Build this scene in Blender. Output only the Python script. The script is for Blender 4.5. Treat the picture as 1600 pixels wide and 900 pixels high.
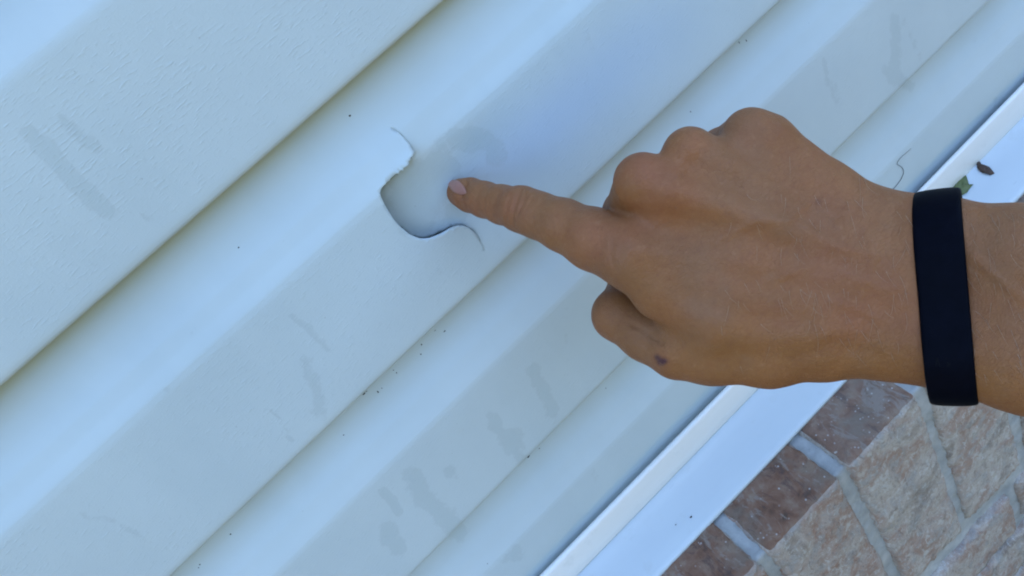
import bpy, math, random, time
_T0 = time.time()
def tick(n): print('TICK', n, round(time.time()-_T0, 1))
import numpy as np
from mathutils import Vector, Matrix
from mathutils.geometry import delaunay_2d_cdt

random.seed(4); rng = np.random.default_rng(7)
D = bpy.data
scene = bpy.context.scene
col = scene.collection
for o in list(D.objects): D.objects.remove(o)

# ------------------------------------------------------------------ camera
YAW, PITCH, ROLL, FPX = math.radians(8.4), math.radians(35.5), math.radians(-38.6), 1150.0
CAM = np.array([0.0, -0.314, 0.316])
_f = np.array([math.sin(YAW)*math.cos(PITCH), math.cos(YAW)*math.cos(PITCH), -math.sin(PITCH)])
_r0 = np.array([math.cos(YAW), -math.sin(YAW), 0.0]); _u0 = np.cross(_r0, _f)
RV = math.cos(ROLL)*_r0 + math.sin(ROLL)*_u0
UV = -math.sin(ROLL)*_r0 + math.cos(ROLL)*_u0
FV = _f
cd = D.cameras.new('camera'); cam = D.objects.new('camera', cd); col.objects.link(cam)
cd.sensor_width = 36.0; cd.lens = FPX/1600*36.0
cd.clip_start = 0.005; cd.clip_end = 500
M = Matrix.Identity(4)
for i in range(3):
    M[i][0] = RV[i]; M[i][1] = UV[i]; M[i][2] = -FV[i]; M[i][3] = CAM[i]
cam.matrix_world = M
scene.camera = cam

# ------------------------------------------------------------------ sky, sun, exposure
SUN_EL, SUN_AZ = math.radians(52), math.radians(12)      # behind the house: this wall is in its own shade
w = D.worlds.new('World'); scene.world = w; w.use_nodes = True
nt = w.node_tree; bg = nt.nodes['Background']
sky = nt.nodes.new('ShaderNodeTexSky'); sky.sky_type = 'NISHITA'; sky.sun_disc = False
sky.sun_elevation = SUN_EL; sky.sun_rotation = SUN_AZ
sky.air_density = 1.0; sky.dust_density = .6; sky.ozone_density = 2.0
nt.links.new(sky.outputs[0], bg.inputs[0]); bg.inputs[1].default_value = 0.15
sl = D.lights.new('sun', 'SUN'); sl.energy = 3.0; sl.angle = math.radians(0.53); sl.color = (1, .95, .87)
so = D.objects.new('sun', sl); col.objects.link(so)
sdir = Vector((math.sin(SUN_AZ)*math.cos(SUN_EL), math.cos(SUN_AZ)*math.cos(SUN_EL), math.sin(SUN_EL)))
so.rotation_euler = sdir.to_track_quat('Z', 'Y').to_euler(); so.location = sdir*30
vs = scene.view_settings; vs.view_transform = 'Standard'; vs.look = 'None'; vs.gamma = 1.0
vs.exposure = 2.62
scene.cycles.filter_width = 2.0

# ------------------------------------------------------------------ helpers
def at(px, py, Y):
    d = FV + RV*(px-800)/FPX - UV*(py-450)/FPX
    return CAM + d*(Y-CAM[1])/d[1]
def at_depth(px, py, dep):
    return CAM + (FV + RV*(px-800)/FPX - UV*(py-450)/FPX)*dep
def tag(o, label=None, cat=None, group=None, kind=None):
    for k, v in (('label', label), ('category', cat), ('group', group), ('kind', kind)):
        if v: o[k] = v
    return o
def empty(name, loc):
    o = D.objects.new(name, None); o.location = loc; o.empty_display_size = .05; col.objects.link(o); return o
def meshobj(name, verts, faces, mats, parent=None, smooth=True):
    me = D.meshes.new(name); me.from_pydata([tuple(map(float, v)) for v in verts], [], [tuple(map(int, f)) for f in faces])
    for m in (mats if isinstance(mats, (list, tuple)) else [mats]): me.materials.append(m)
    if smooth: me.shade_smooth()
    o = D.objects.new(name, me); col.objects.link(o)
    if parent: o.parent = parent; o.matrix_parent_inverse = Matrix.Translation(-parent.location)
    return o
def attr(o, name, vals):
    a = o.data.attributes.new(name, 'FLOAT', 'POINT'); a.data.foreach_set('value', np.asarray(vals, dtype=np.float32))
def colattr(o, name, vals):
    a = o.data.attributes.new(name, 'FLOAT_VECTOR', 'POINT'); a.data.foreach_set('vector', np.asarray(vals, dtype=np.float32).ravel())

class NB:
    """small node builder"""
    def __init__(s, name):
        s.m = D.materials.new(name); s.m.use_nodes = True; s.t = s.m.node_tree
        s.b = s.t.nodes['Principled BSDF']; s.out = s.t.nodes['Material Output']
    def n(s, typ, **kw):
        nd = s.t.nodes.new(typ)
        for k, v in kw.items(): setattr(nd, k, v)
        return nd
    def l(s, a, b): s.t.links.new(a, b)
    def obj(s): return s.n('ShaderNodeTexCoord').outputs['Object']
    def attr(s, name, out='Fac'):
        a = s.n('ShaderNodeAttribute'); a.attribute_name = name; return a.outputs[out]
    def mapping(s, vec, scale=(1, 1, 1), rot=(0, 0, 0), loc=(0, 0, 0)):
        m = s.n('ShaderNodeMapping'); m.inputs['Scale'].default_value = scale; m.inputs['Rotation'].default_value = rot
        m.inputs['Location'].default_value = loc; s.l(vec, m.inputs[0]); return m.outputs[0]
    def noise(s, vec, scale, detail=4, rough=.55, out='Fac', dist=0):
        n = s.n('ShaderNodeTexNoise'); n.inputs['Scale'].default_value = scale; n.inputs['Detail'].default_value = detail
        n.inputs['Roughness'].default_value = rough; n.inputs['Distortion'].default_value = dist
        s.l(vec, n.inputs['Vector']); return n.outputs[out]
    def voro(s, vec, scale, out='Distance', feature='F1'):
        n = s.n('ShaderNodeTexVoronoi'); n.feature = feature; n.inputs['Scale'].default_value = scale
        s.l(vec, n.inputs['Vector']); return n.outputs[out]
    def ramp(s, fac, stops):
        r = s.n('ShaderNodeValToRGB'); e = r.color_ramp.elements
        while len(e) < len(stops): e.new(.5)
        for k, (p, c) in enumerate(stops):
            e[k].position = p; e[k].color = c if len(c) == 4 else (*c, 1)
        s.l(fac, r.inputs[0]); return r.outputs[0]
    def mr(s, v, a, b, c=0, d=1, smooth=False):
        m = s.n('ShaderNodeMapRange'); m.clamp = True
        if smooth: m.interpolation_type = 'SMOOTHSTEP'
        s.l(v, m.inputs[0])
        for k, q in zip((1, 2, 3, 4), (a, b, c, d)): m.inputs[k].default_value = q
        return m.outputs[0]
    def math(s, op, a, b=None, c=None):
        m = s.n('ShaderNodeMath'); m.operation = op
        for k, q in enumerate((a, b, c)):
            if q is None: continue
            if isinstance(q, (int, float)): m.inputs[k].default_value = q
            else: s.l(q, m.inputs[k])
        return m.outputs[0]
    def mix(s, fac, a, b, mode='MIX'):
        m = s.n('ShaderNodeMix'); m.data_type = 'RGBA'; m.blend_type = mode
        for k, q in ((0, fac), (6, a), (7, b)):
            if isinstance(q, (int, float)): m.inputs[k].default_value = q
            elif isinstance(q, tuple): m.inputs[k].default_value = q if len(q) == 4 else (*q, 1)
            else: s.l(q, m.inputs[k])
        return m.outputs[2]
    def bump(s, h, strength, dist, prev=None):
        b = s.n('ShaderNodeBump'); b.inputs['Strength'].default_value = strength; b.inputs['Distance'].default_value = dist
        s.l(h, b.inputs['Height'])
        if prev is not None: s.l(prev, b.inputs['Normal'])
        return b.outputs[0]
    def fin(s, color=None, rough=.5, normal=None, spec=None):
        if color is not None:
            if isinstance(color, tuple): s.b.inputs['Base Color'].default_value = (*color[:3], 1)
            else: s.l(color, s.b.inputs['Base Color'])
        if isinstance(rough, (int, float)): s.b.inputs['Roughness'].default_value = rough
        else: s.l(rough, s.b.inputs['Roughness'])
        if normal is not None: s.l(normal, s.b.inputs['Normal'])
        if spec is not None: s.b.inputs['Specular IOR Level'].default_value = spec
        return s.m

# ------------------------------------------------------------------ materials
def mat_siding():
    k = NB('vinyl_siding'); v = k.obj()
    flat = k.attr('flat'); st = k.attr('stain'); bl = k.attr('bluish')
    grime = k.noise(v, 9, 5, .6)
    streak = k.noise(k.mapping(v, (14, 14, 3)), 1.6, 4, .6)
    c = k.mix(k.mr(grime, .35, .7), (.545, .60, .585), (.495, .55, .54))
    c = k.mix(k.math('MULTIPLY', k.mr(streak, .5, .75), .18), c, (.38, .46, .46))
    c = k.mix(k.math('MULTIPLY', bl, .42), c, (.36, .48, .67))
    # dried-water marks with a crisp irregular edge
    nz = k.noise(v, 170, 7, .75)
    sv = k.math('ADD', st, k.math('MULTIPLY', k.math('SUBTRACT', nz, .5), 1.15))
    m = k.mr(sv, .42, .58, 0, 1, True)
    c = k.mix(k.math('MULTIPLY', m, k.mr(st, .0, 1.2, .08, .36)), c, (.33, .39, .37))
    edge = k.math('MULTIPLY', k.mr(sv, .36, .46, 0, 1, True), k.mr(sv, .62, .5, 0, 1, True))
    c = k.mix(k.math('MULTIPLY', edge, .12), c, (.34, .36, .34))
    # fine dirt specks
    vo = k.voro(v, 150); pick = k.noise(v, 60, 2)
    sp = k.math('MULTIPLY', k.mr(vo, .07, .03), k.mr(pick, .60, .66))
    c = k.mix(k.math('MULTIPLY', sp, .35), c, (.2, .2, .17))
    # embossed wood grain, only on the flat faces
    g1 = k.noise(k.mapping(v, (190, 1, 1150), (0, math.radians(-6), 0)), 1, 2, .6, dist=.3)
    gm = k.noise(v, 22, 3, .6)
    grain = k.math('MULTIPLY', k.mr(g1, .52, .72, 0, 1, True), k.mr(gm, .36, .62, .3, 1))
    grain = k.math('MULTIPLY', grain, flat)
    fine = k.math('MULTIPLY', k.noise(v, 1300, 2), k.math('ADD', k.math('MULTIPLY', flat, .8), .12))
    nrm = k.bump(k.noise(v, 6, 2), .25, .01)
    nrm = k.bump(grain, .5, .00020, nrm)
    nrm = k.bump(fine, .35, .00015, nrm)
    return k.fin(c, k.mr(flat, 0, 1, .42, .5), nrm, .45)
def mat_paint(name, a, b, rough=.35):
    k = NB(name); v = k.obj()
    n1 = k.noise(k.mapping(v, (4, 14, 14)), 2, 4, .6)
    c = k.mix(k.mr(n1, .3, .7), a, b)
    d = k.noise(v, 45, 5, .7)
    c = k.mix(k.math('MULTIPLY', k.mr(d, .58, .78), .25), c, (.42, .40, .33))
    nrm = k.bump(k.noise(k.mapping(v, (3, 30, 30)), 1.5, 3), .25, .003)
    return k.fin(c, k.mr(n1, .3, .7, rough-.06, rough+.08), nrm, .5)
def mat_brick(name, kind):
    k = NB(name); v0 = k.obj()
    rnd = k.n('ShaderNodeObjectInfo').outputs['Random']
    off = k.n('ShaderNodeVectorMath', operation='ADD'); k.l(v0, off.inputs[0])
    cx = k.n('ShaderNodeCombineXYZ'); k.l(k.math('MULTIPLY', rnd, 13.7), cx.inputs[0]); k.l(k.math('MULTIPLY', rnd, 7.1), cx.inputs[1]); k.l(cx.outputs[0], off.inputs[1])
    v = off.outputs[0]
    big = k.noise(v, 26, 5, .6, dist=.6); mid = k.noise(v, 85, 6, .65, dist=.4); fine = k.noise(v, 420, 4, .6)
    pits = k.voro(v, 240)
    if kind == 'top':
        c = k.ramp(mid, [(.3, (.058, .032, .020)), (.44, (.18, .082, .045)), (.54, (.22, .115, .07)), (.66, (.27, .18, .12))])
        c = k.mix(k.mr(big, .48, .60, 0, .85), c, (.20, .145, .105))
        sm = k.noise(k.mapping(v, (1, .4, 1), (0, 0, .7)), 75, 7, .75, dist=1.0)
        c = k.mix(k.mr(sm, .54, .60, 0, .7), c, (.28, .225, .18))
        c = k.mix(k.mr(sm, .44, .38, 0, .7), c, (.07, .04, .035))
        fl = k.voro(v, 330); pk = k.noise(v, 120, 3)
        c = k.mix(k.math('MULTIPLY', k.mr(fl, .26, .08), k.mr(pk, .51, .58, 0, .8)), c, (.56, .53, .49))
        dp = .0022
    else:
        c = k.ramp(big, [(.33, (.24, .19, .15)), (.43, (.46, .39, .32)), (.52, (.40, .31, .25)), (.60, (.33, .20, .14)), (.68, (.46, .38, .31))])
        c = k.mix(k.mr(mid, .52, .60, 0, .75), c, (.33, .31, .28))
        c = k.mix(k.mr(mid, .43, .37, 0, .6), c, (.56, .53, .47))
        sc = k.noise(k.mapping(v, (1, 1, .45), (0, .5, 0)), 150, 8, .8, dist=1.4)
        c = k.mix(k.mr(sc, .555, .62, 0, .7), c, (.17, .13, .105))
        c = k.mix(k.mr(sc, .44, .38, 0, .6), c, (.58, .56, .51))
        s2 = k.noise(v, 430, 5, .7)
        c = k.mix(k.mr(s2, .56, .64, 0, .6), c, (.20, .17, .15))
        c = k.mix(k.mr(s2, .43, .36, 0, .45), c, (.56, .54, .50))
        dp = .0010
    c = k.mix(.16, c, k.mix(rnd, (.22, .14, .10), (.46, .43, .38)))
    nrm = k.bump(mid, .7, dp)
    nrm = k.bump(fine, .8, .0007, nrm)
    nrm = k.bump(k.mr(pits, .0, .25), .35, .0004, nrm)
    return k.fin(c, .88, nrm, .3)
def mat_mortar():
    k = NB('mortar'); v = k.obj()
    a = k.noise(v, 60, 6, .65); f = k.noise(v, 520, 4, .7)
    c = k.ramp(a, [(.3, (.30, .30, .285)), (.5, (.40, .395, .37)), (.72, (.52, .50, .46))])
    c = k.mix(k.mr(f, .62, .72, 0, .5), c, (.2, .2, .2))
    return k.fin(c, .9, k.bump(f, .8, .0006, k.bump(a, .8, .0022)), .25)
def mat_skin():
    k = NB('skin'); v = k.obj()
    t = k.attr('skin_tint', 'Vector')          # x: red flush, y: yellow/brown warmth, z: dark marks
    sx = k.n('ShaderNodeSeparateXYZ'); k.l(t, sx.inputs[0])
    n1 = k.noise(v, 55, 5, .6); n2 = k.noise(v, 260, 4, .6)
    c = k.mix(k.mr(n1, .3, .7), (.300, .114, .036), (.250, .095, .030))
    c = k.mix(k.mr(n2, .5, .75, 0, .22), c, (.21, .060, .025))
    c = k.mix(k.math('MULTIPLY', sx.outputs[0], .42), c, (.33, .090, .044))
    c = k.mix(k.math('MULTIPLY', sx.outputs[1], .5), c, (.29, .112, .020))
    c = k.mix(sx.outputs[2], c, (.06, .015, .02))
    fr = k.voro(v, 210); pk = k.noise(v, 75, 2)
    c = k.mix(k.math('MULTIPLY', k.mr(fr, .16, .06), k.mr(pk, .58, .66, 0, .4)), c, (.20, .09, .05))
    # skin relief: crossing fine lines plus pores
    wv_ = k.n('ShaderNodeVectorMath', operation='ADD'); k.l(v, wv_.inputs[0])
    sc_ = k.n('ShaderNodeVectorMath', operation='SCALE'); k.l(k.noise(v, 220, 3, .6, out='Color'), sc_.inputs[0]); sc_.inputs['Scale'].default_value = .0012; k.l(sc_.outputs[0], wv_.inputs[1])
    la = k.voro(k.mapping(wv_.outputs[0], (360, 760, 560), (.3, .2, .5)), 1, feature='DISTANCE_TO_EDGE')
    lb = k.voro(k.mapping(wv_.outputs[0], (900, 1500, 1200), (.9, .1, -.4)), 1, feature='DISTANCE_TO_EDGE')
    patch = k.mr(k.noise(v, 35, 3), .35, .65, .35, 1)
    nrm = k.bump(n1, .4, .0022)
    nrm = k.bump(k.noise(v, 140, 4, .6), .35, .0010, nrm)
    nrm = k.bump(k.math('MULTIPLY', k.mr(la, 0, .14), patch), .5, .00022, nrm)
    nrm = k.bump(k.mr(lb, 0, .16), .5, .00014, nrm)
    nrm = k.bump(k.noise(v, 1100, 3), .35, .00012, nrm)
    c = k.mix(k.math('MULTIPLY', k.mr(la, .07, 0), .20), c, (.15, .046, .018))
    n4 = k.noise(v, 430, 6, .75)
    c = k.mix(k.mr(n4, .54, .66, 0, .34), c, (.17, .055, .022))
    c = k.mix(k.mr(n4, .44, .34, 0, .30), c, (.42, .19, .085))
    n3 = k.noise(v, 24, 4, .6)
    c = k.mix(k.mr(n3, .50, .66, 0, .30), c, (.26, .080, .034))
    c = k.mix(k.mr(n3, .48, .34, 0, .40), c, (.225, .105, .045))
    b = k.b
    b.inputs['Subsurface Weight'].default_value = .06
    b.inputs['Subsurface Radius'].default_value = (1.0, .35, .2)
    b.inputs['Subsurface Scale'].default_value = .004
    return k.fin(c, k.mr(n2, .3, .7, .44, .60), nrm, .32)
def mat_simple(name, c1, c2, scale, rough, bumpd=.0003, spec=.4):
    k = NB(name); v = k.obj(); n = k.noise(v, scale, 5, .6)
    return k.fin(k.mix(k.mr(n, .3, .7), c1, c2), rough, k.bump(n, .5, bumpd), spec)
M_SIDING = mat_siding()
M_TRIM = mat_paint('white_trim_paint', (.84, .80, .73), (.78, .74, .67), .34)
M_FLASH = mat_paint('white_flashing_paint', (.60, .635, .63), (.56, .595, .60), .32)
M_BTOP = mat_brick('brick_brown', 'top'); M_BFRONT = mat_brick('brick_smeared_face', 'front'); M_MORTAR = mat_mortar()
M_SKIN = mat_skin()
M_NAIL = mat_simple('fingernail', (.37, .165, .115), (.31, .13, .09), 150, .36, .0001, .5)
M_BAND = mat_simple('black_rubber', (.0012, .0016, .004), (.002, .0025, .006), 200, .5, .0002, .035)
M_MARK = mat_simple('embossed_mark', (.0030, .0034, .0048), (.0028, .003, .0045), 200, .55, .0001, .06)
M_SHEATH = mat_simple('sheathing', (.10, .09, .075), (.06, .055, .05), 30, .9)
M_GROUND = mat_simple('ground_dry_lawn', (.12, .10, .055), (.16, .13, .07), 3, .95, .02)
M_BLOCKER = mat_simple('blocker_green', (.05, .07, .035), (.09, .10, .05), 4, .8, .05)
M_LEAFG = mat_simple('leaf_green', (.085, .11, .035), (.15, .165, .06), 260, .6)
M_LEAFB = mat_simple('leaf_brown', (.10, .055, .035), (.05, .035, .025), 260, .7)
M_DIRT = mat_simple('dark_dirt', (.03, .026, .022), (.05, .04, .03), 900, .9)
M_STRAND = mat_simple('dark_hair', (.05, .045, .05), (.04, .04, .04), 900, .6)
M_HAIR = mat_simple('fair_arm_hair', (.50, .33, .22), (.42, .27, .18), 900, .5)

# ------------------------------------------------------------------ siding geometry
# each course: lip height zb, flat height, course height.  Wall plane is y = 0, outside is -y.
LIPY = -.014
def profile(zb, flat_h, pitch):
    """arc-length parametrised (t -> y, z, flatness) for one Dutch-lap course"""
    pts = [(.0038, zb+.0090), (-.0055, zb+.0036), (-.0118, zb), (-.0134, zb+.0005), (-.0140, zb+.0019), (-.0141, zb+.004)]
    yt = -.0126                                     # the face leans in slightly towards the fold
    pts += [(-.0141+(yt+.0141)*q, zb+.004+(flat_h-.0105)*q) for q in (.1, .2, .3, .4, .5, .6, .7, .8, .9, 1)]
    c = pitch-flat_h                                # soft fold, then a shallow concave cove running in behind the next lip
    pts += [(yt+.0001, zb+flat_h-.0035), (yt+.0005, zb+flat_h-.0006), (yt+.0014, zb+flat_h+.0020), (yt+.0030, zb+flat_h+.0060), (-.0073, zb+flat_h+c*.29), (-.0038, zb+flat_h+c*.46),
            (-.0006, zb+flat_h+c*.64), (.0020, zb+flat_h+c*.82), (.0040, zb+pitch+.001), (.0048, zb+pitch+.012)]
    P = np.array(pts); s = np.r_[0, np.cumsum(np.linalg.norm(np.diff(P, axis=0), axis=1))]
    return s, P
def sample(prof, t):
    s, P = prof; return np.interp(t, s, P[:, 0]), np.interp(t, s, P[:, 1])
STAINS = [(607,835,17,22,.8),(622,852,16,18,.75),(702,735,13,12,.7),(712,745,8,12,.5),(807,865,17,20,.6),(790,873,12,12,.5),(930,745,9,22,.4),(262,608,9,9,.6),
          (735,218,44,20,.85),(775,238,20,26,.75),(695,235,26,26,.6),(655,300,44,52,1.0),(650,345,34,24,.9),(690,265,34,30,.95),(712,335,24,24,.7),(690,425,20,10,.35),(960,650,34,14,.25),(1530,60,14,26,.4),(1560,160,18,14,.5),
          (775,665,14,16,.75),(800,690,24,26,.7),(640,745,13,14,.6)]
# runs left by dried water: (polyline, width, strength)
RUNS = [([(45,210),(80,240),(120,290),(170,330)],17,.75),([(95,185),(125,215),(150,232)],13,.6),([(165,325),(215,335),(250,345)],7,.5),([(40,250),(80,300),(100,330)],10,.35),
        ([(455,495),(480,512),(512,545)],7,.65),([(478,565),(492,600),(500,645)],15,.6),([(485,640),(515,660)],10,.5),([(422,638),(440,660),(456,690)],5,.6),([(130,805),(180,815),(235,848)],9,.5),
        ([(598,768),(612,782),(622,800)],9,.8),([(645,745),(660,775),(690,800),(715,830)],19,.7),([(832,578),(845,600),(862,640)],15,.65),([(770,650),(790,690),(812,715)],12,.6),
        ([(1398,30),(1400,80),(1395,125)],11,.65),([(1413,30),(1440,95)],7,.45),([(1385,110),(1420,135)],12,.6),([(1288,95),(1293,125)],6,.6),([(1298,130),(1312,160)],11,.5),([(545,50),(555,100)],6,.4),
        ([(905,25),(925,75)],8,.4),([(990,45),(1010,95)],7,.35),([(880,480),(885,560)],10,.35),([(1110,690),(1120,720)],9,.3),([(15,560),(60,600)],10,.3),([(330,480),(300,520)],9,.3),([(250,710),(290,760)],8,.35),([(560,440),(590,470)],8,.3)]
def _segd(px, py, pts):
    best = np.full(px.shape, 1e9)
    for (ax, ay), (bx, by) in zip(pts[:-1], pts[1:]):
        bx -= ax; by -= ay; h = np.clip(((px-ax)*bx+(py-ay)*by)/(bx*bx+by*by), 0, 1); best = np.minimum(best, np.hypot(px-ax-h*bx, py-ay-h*by))
    return best
def surf_fields(x, y, z):
    """stain and bluish-tint fields evaluated on the panel surface"""
    P = np.stack([x, y, z], -1) - CAM
    d = P@FV; px = 800+FPX*(P@RV)/np.maximum(d, 1e-3); py = 450-FPX*(P@UV)/np.maximum(d, 1e-3)
    st = np.zeros_like(x); ok = d > .05
    for cx, cy, rx, ry, a in STAINS:
        q = ((px-cx)/rx)**2+((py-cy)/ry)**2
        st = np.maximum(st, a*np.exp(-(q**1.3)*.75))
    for pts, wd, a in RUNS: st = np.maximum(st, a*np.exp(-((_segd(px, py, pts)/wd)**2.4)*.75))
    bl = np.exp(-(((px-845)*.74+(py-200)*-.67)/170)**2-(((px-860)*.67+(py-190)*.74)/55)**2)  # broad bluish tint over two slanted patches
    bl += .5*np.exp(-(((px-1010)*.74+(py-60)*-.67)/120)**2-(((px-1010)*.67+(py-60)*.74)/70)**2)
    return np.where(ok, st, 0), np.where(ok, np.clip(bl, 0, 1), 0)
def flatness(prof, zb, flat_h, t):
    y, z = sample(prof, t)
    lo = np.clip((z-zb-.003)/.003, 0, 1); hi = np.clip((zb+flat_h+.001-z)/.006, 0, 1)
    return lo*hi
def waviness(x, z):
    return .0007*np.sin(x*9.3+z*5)+.0004*np.sin(x*23+z*14+1.3)

wall = tag(empty('siding_wall', (0, 0, -.11)), 'pale blue-grey vinyl siding wall in diagonal overlapping courses with a torn, pushed-in hole', 'wall')
XF = np.unique(np.round(np.r_[np.linspace(-1.4, -.26, 12), np.arange(-.26, .50, .0022), np.linspace(.50, 1.8, 14)], 5))
XC = np.linspace(-1.4, 1.8, 40)
def build_course(zb, flat_h, pitch, fine=True, tmin_z=None, lipwave=0):
    prof = profile(zb, flat_h, pitch); s = prof[0]
    if fine:
        ts = np.unique(np.r_[s, np.arange(s[4], s[-1], .0020)])
        ts = ts[np.r_[True, np.diff(ts) > 2e-4]]; xs = XF
    else:
        ts = s[[0, 1, 2, 3, 4, 5, 9, 12, 15, 16, 17, 18, 19, 20, 21, 22, 23, 24]] if len(s) > 24 else s; xs = XC
    if tmin_z is not None:
        y, z = sample(prof, ts); ts = ts[(z >= tmin_z)]
    X, T = np.meshgrid(xs, ts, indexing='ij'); Y, Z = sample(prof, T)
    Y = Y+waviness(X, Z)*.6; Z = Z+lipwave*np.sin(X*7+zb*9)
    n, m = X.shape
    idx = np.arange(n*m).reshape(n, m)
    F = np.stack([idx[:-1, :-1], idx[1:, :-1], idx[1:, 1:], idx[:-1, 1:]], -1).reshape(-1, 4)
    V = np.stack([X, Y, Z], -1).reshape(-1, 3)
    o = meshobj('siding_panel', V, F, M_SIDING, wall)
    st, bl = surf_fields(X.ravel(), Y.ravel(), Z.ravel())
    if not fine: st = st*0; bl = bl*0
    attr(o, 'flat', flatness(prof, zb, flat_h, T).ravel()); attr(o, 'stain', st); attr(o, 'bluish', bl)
    return o
build_course(-.1105, .072, .115, True, tmin_z=-.080)         # lowest, cut into the channel
build_course(.0045, .068, .1095, True)
build_course(.2290, .076, .1145, True)
z = .3435
n_up = 0
while z < 1.9:
    build_course(z, .072, .1145, fine=(n_up == 0)); z += .1145; n_up += 1
TOPZ = z

# ---- the cracked course (conforming triangulation split along the crack)
ZB, FH, PI_ = .1140, .071, .1150
prof2 = profile(ZB, FH, PI_); S2 = prof2[0]
def surf_hit(px, py):
    """point of the cracked course under a pixel -> (x, t)"""
    y = -.012
    for _ in range(30):
        p = at(px, py, y)
        zs = prof2[1][4:, 1]; ys = prof2[1][4:, 0]
        y = .5*y+.5*np.interp(p[2], zs, ys)
    return p[0], np.interp(p[2], prof2[1][4:, 1], S2[4:])
CR = [(608,199),(616,203),(624,208),(631,215),(637,223),(642,231),(646,238),(643,240),(644,243),(638,245),(639,248),(635,250),(636,256),(633,259),(627,260),(629,265),(622,265),(621,270),(616,270),(608,277),(607,281),(602,283),(601,287),(598,288),(594,294),(592,300),
      (595,309),(600,319),(607,331),(615,343),(623,352),(631,359),(640,366),(648,370),(656,372.5),(663,373),(671,372),(677,370),(685,367),(693,363),(701,358),(709,354),(717,352.5),(725,353),(732,356),(739,361),(745,368),(749,375),(754,384),(758,393)]
cr = np.array([surf_hit(*q) for q in CR])
def inward(px, py):
    pass
def build_cracked():
    xs = np.unique(np.r_[XF[XF < -.03], np.arange(-.03, .12, .0016), XF[XF > .12]])
    ts = np.unique(np.r_[S2, np.arange(S2[4], S2[-1], .0017)]); ts = ts[np.r_[True, np.diff(ts) > 3e-4]]
    X, T = np.meshgrid(xs, ts, indexing='ij'); G = np.stack([X.ravel(), T.ravel()], -1)
    # densify the crack polyline
    pl = []
    for a, b in zip(cr[:-1], cr[1:]):
        k = max(1, int(np.linalg.norm(b-a)/.0010))
        for q in range(k): pl.append(a+(b-a)*q/k)
    pl.append(cr[-1]); pl = np.array(pl)
    # drop grid points too close to it
    near = (G[:, 0] > pl[:, 0].min()-.01) & (G[:, 0] < pl[:, 0].max()+.01)
    dm = np.full(len(G), 9.); ii = np.where(near)[0]
    dm[ii] = np.sqrt(((G[ii, None, :]-pl[None])**2).sum(-1)).min(1)
    G = G[dm > .0006]
    P = np.vstack([G, pl]); n0 = len(G); nc = len(pl)
    res = delaunay_2d_cdt([Vector(p) for p in P*100], [(n0+i, n0+i+1) for i in range(nc-1)], [], 0, 1e-7)
    V2 = np.array([tuple(v) for v in res[0]])/100; tris = np.array([list(f) for f in res[2]])
    origin = res[3]; mp = {}
    for i, og in enumerate(origin):
        for q in og: mp[q] = i
    ci = [mp[n0+i] for i in range(nc)]
    # which triangles lie on the flap side: inside the polygon closed on the right
    end0, end1 = pl[0], pl[-1]
    poly = np.vstack([pl, [end1+[.004, .0]], [end1+[.03, .03]], [end0+[.05, .004]], [end0+[.004, .002]]])
    cen = V2[tris].mean(1)
    def inside(p):
        x, y = p; c = False; j = len(poly)-1
        for i in range(len(poly)):
            if (poly[i, 1] > y) != (poly[j, 1] > y) and x < (poly[j, 0]-poly[i, 0])*(y-poly[i, 1])/(poly[j, 1]-poly[i, 1])+poly[i, 0]: c = not c
            j = i
        return c
    cset = set(ci[1:-1]); dup = {}; extra = []
    for k, tr in enumerate(tris):
        hit = [v for v in tr if v in cset]
        if hit and inside(cen[k]):
            for a in range(3):
                v = tris[k, a]
                if v in cset:
                    if v not in dup: dup[v] = len(V2)+len(extra); extra.append(V2[v])
                    tris[k, a] = dup[v]
    VA = np.vstack([V2, np.array(extra)])
    # inward push solved as a membrane: fixed along the flap edge, under the fingertip and far away
    N = len(VA); disp = np.zeros(N); fixed = np.zeros(N, bool)
    fixed[(VA[:, 0] < pl[:, 0].min()-.02) | (VA[:, 0] > pl[:, 0].max()+.045)] = True
    yy, zz = sample(prof2, VA[:, 1]); fixed[zz < ZB+.006] = True
    fixed[zz > ZB+PI_-.004] = True
    arc = np.r_[0, np.cumsum(np.linalg.norm(np.diff(pl, axis=0), axis=1))]; arc /= arc[-1]
    # key the push along the crack
    ka = [0, .10, .19, .36, .45, .60, .74, .84, .93, 1]
    kd = [0, .6, 3.2, 9.5, 10.5, 9.5, 7.0, 3.4, 1.0, 0]      # mm in, flap side
    ko = [0, -1.4, -2.6, -1.6, -1.1, -.7, -.6, -.4, -.2, 0]   # mm, outer side (springs out)
    for j, c in enumerate(ci):
        fixed[c] = True; disp[c] = np.interp(arc[j], ka, ko)*1e-3
        if c in dup: fixed[dup[c]] = True; disp[dup[c]] = np.interp(arc[j], ka, kd)*1e-3
    fx, ft = surf_hit(722, 302)
    dd = np.hypot(VA[:, 0]-fx, VA[:, 1]-ft); press = dd < .005
    fixed[press] = True; disp[press] = .0046-.0004*(dd[press]/.005)**2
    E = np.vstack([tris[:, [0, 1]], tris[:, [1, 2]], tris[:, [2, 0]]]); E = np.vstack([E, E[:, ::-1]])
    E = np.unique(E, axis=0)
    wgt = 1/np.maximum(np.linalg.norm(VA[E[:, 0]]-VA[E[:, 1]], axis=1), 1e-4)
    den = np.bincount(E[:, 0], wgt, N)
    for it in range(1500):
        num = np.bincount(E[:, 0], wgt*disp[E[:, 1]], N)
        new = num/np.maximum(den, 1e-9); disp = np.where(fixed, disp, disp+1.0*(new-disp))
    Y, Z = sample(prof2, VA[:, 1]); X = VA[:, 0]
    Y = Y+waviness(X, Z)*.6
    st, bl = surf_fields(X, Y, Z)
    Z = Z-.47*np.maximum(disp-.0008, 0)      # the torn flap slides down under the lower edge as it is pushed in
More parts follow.
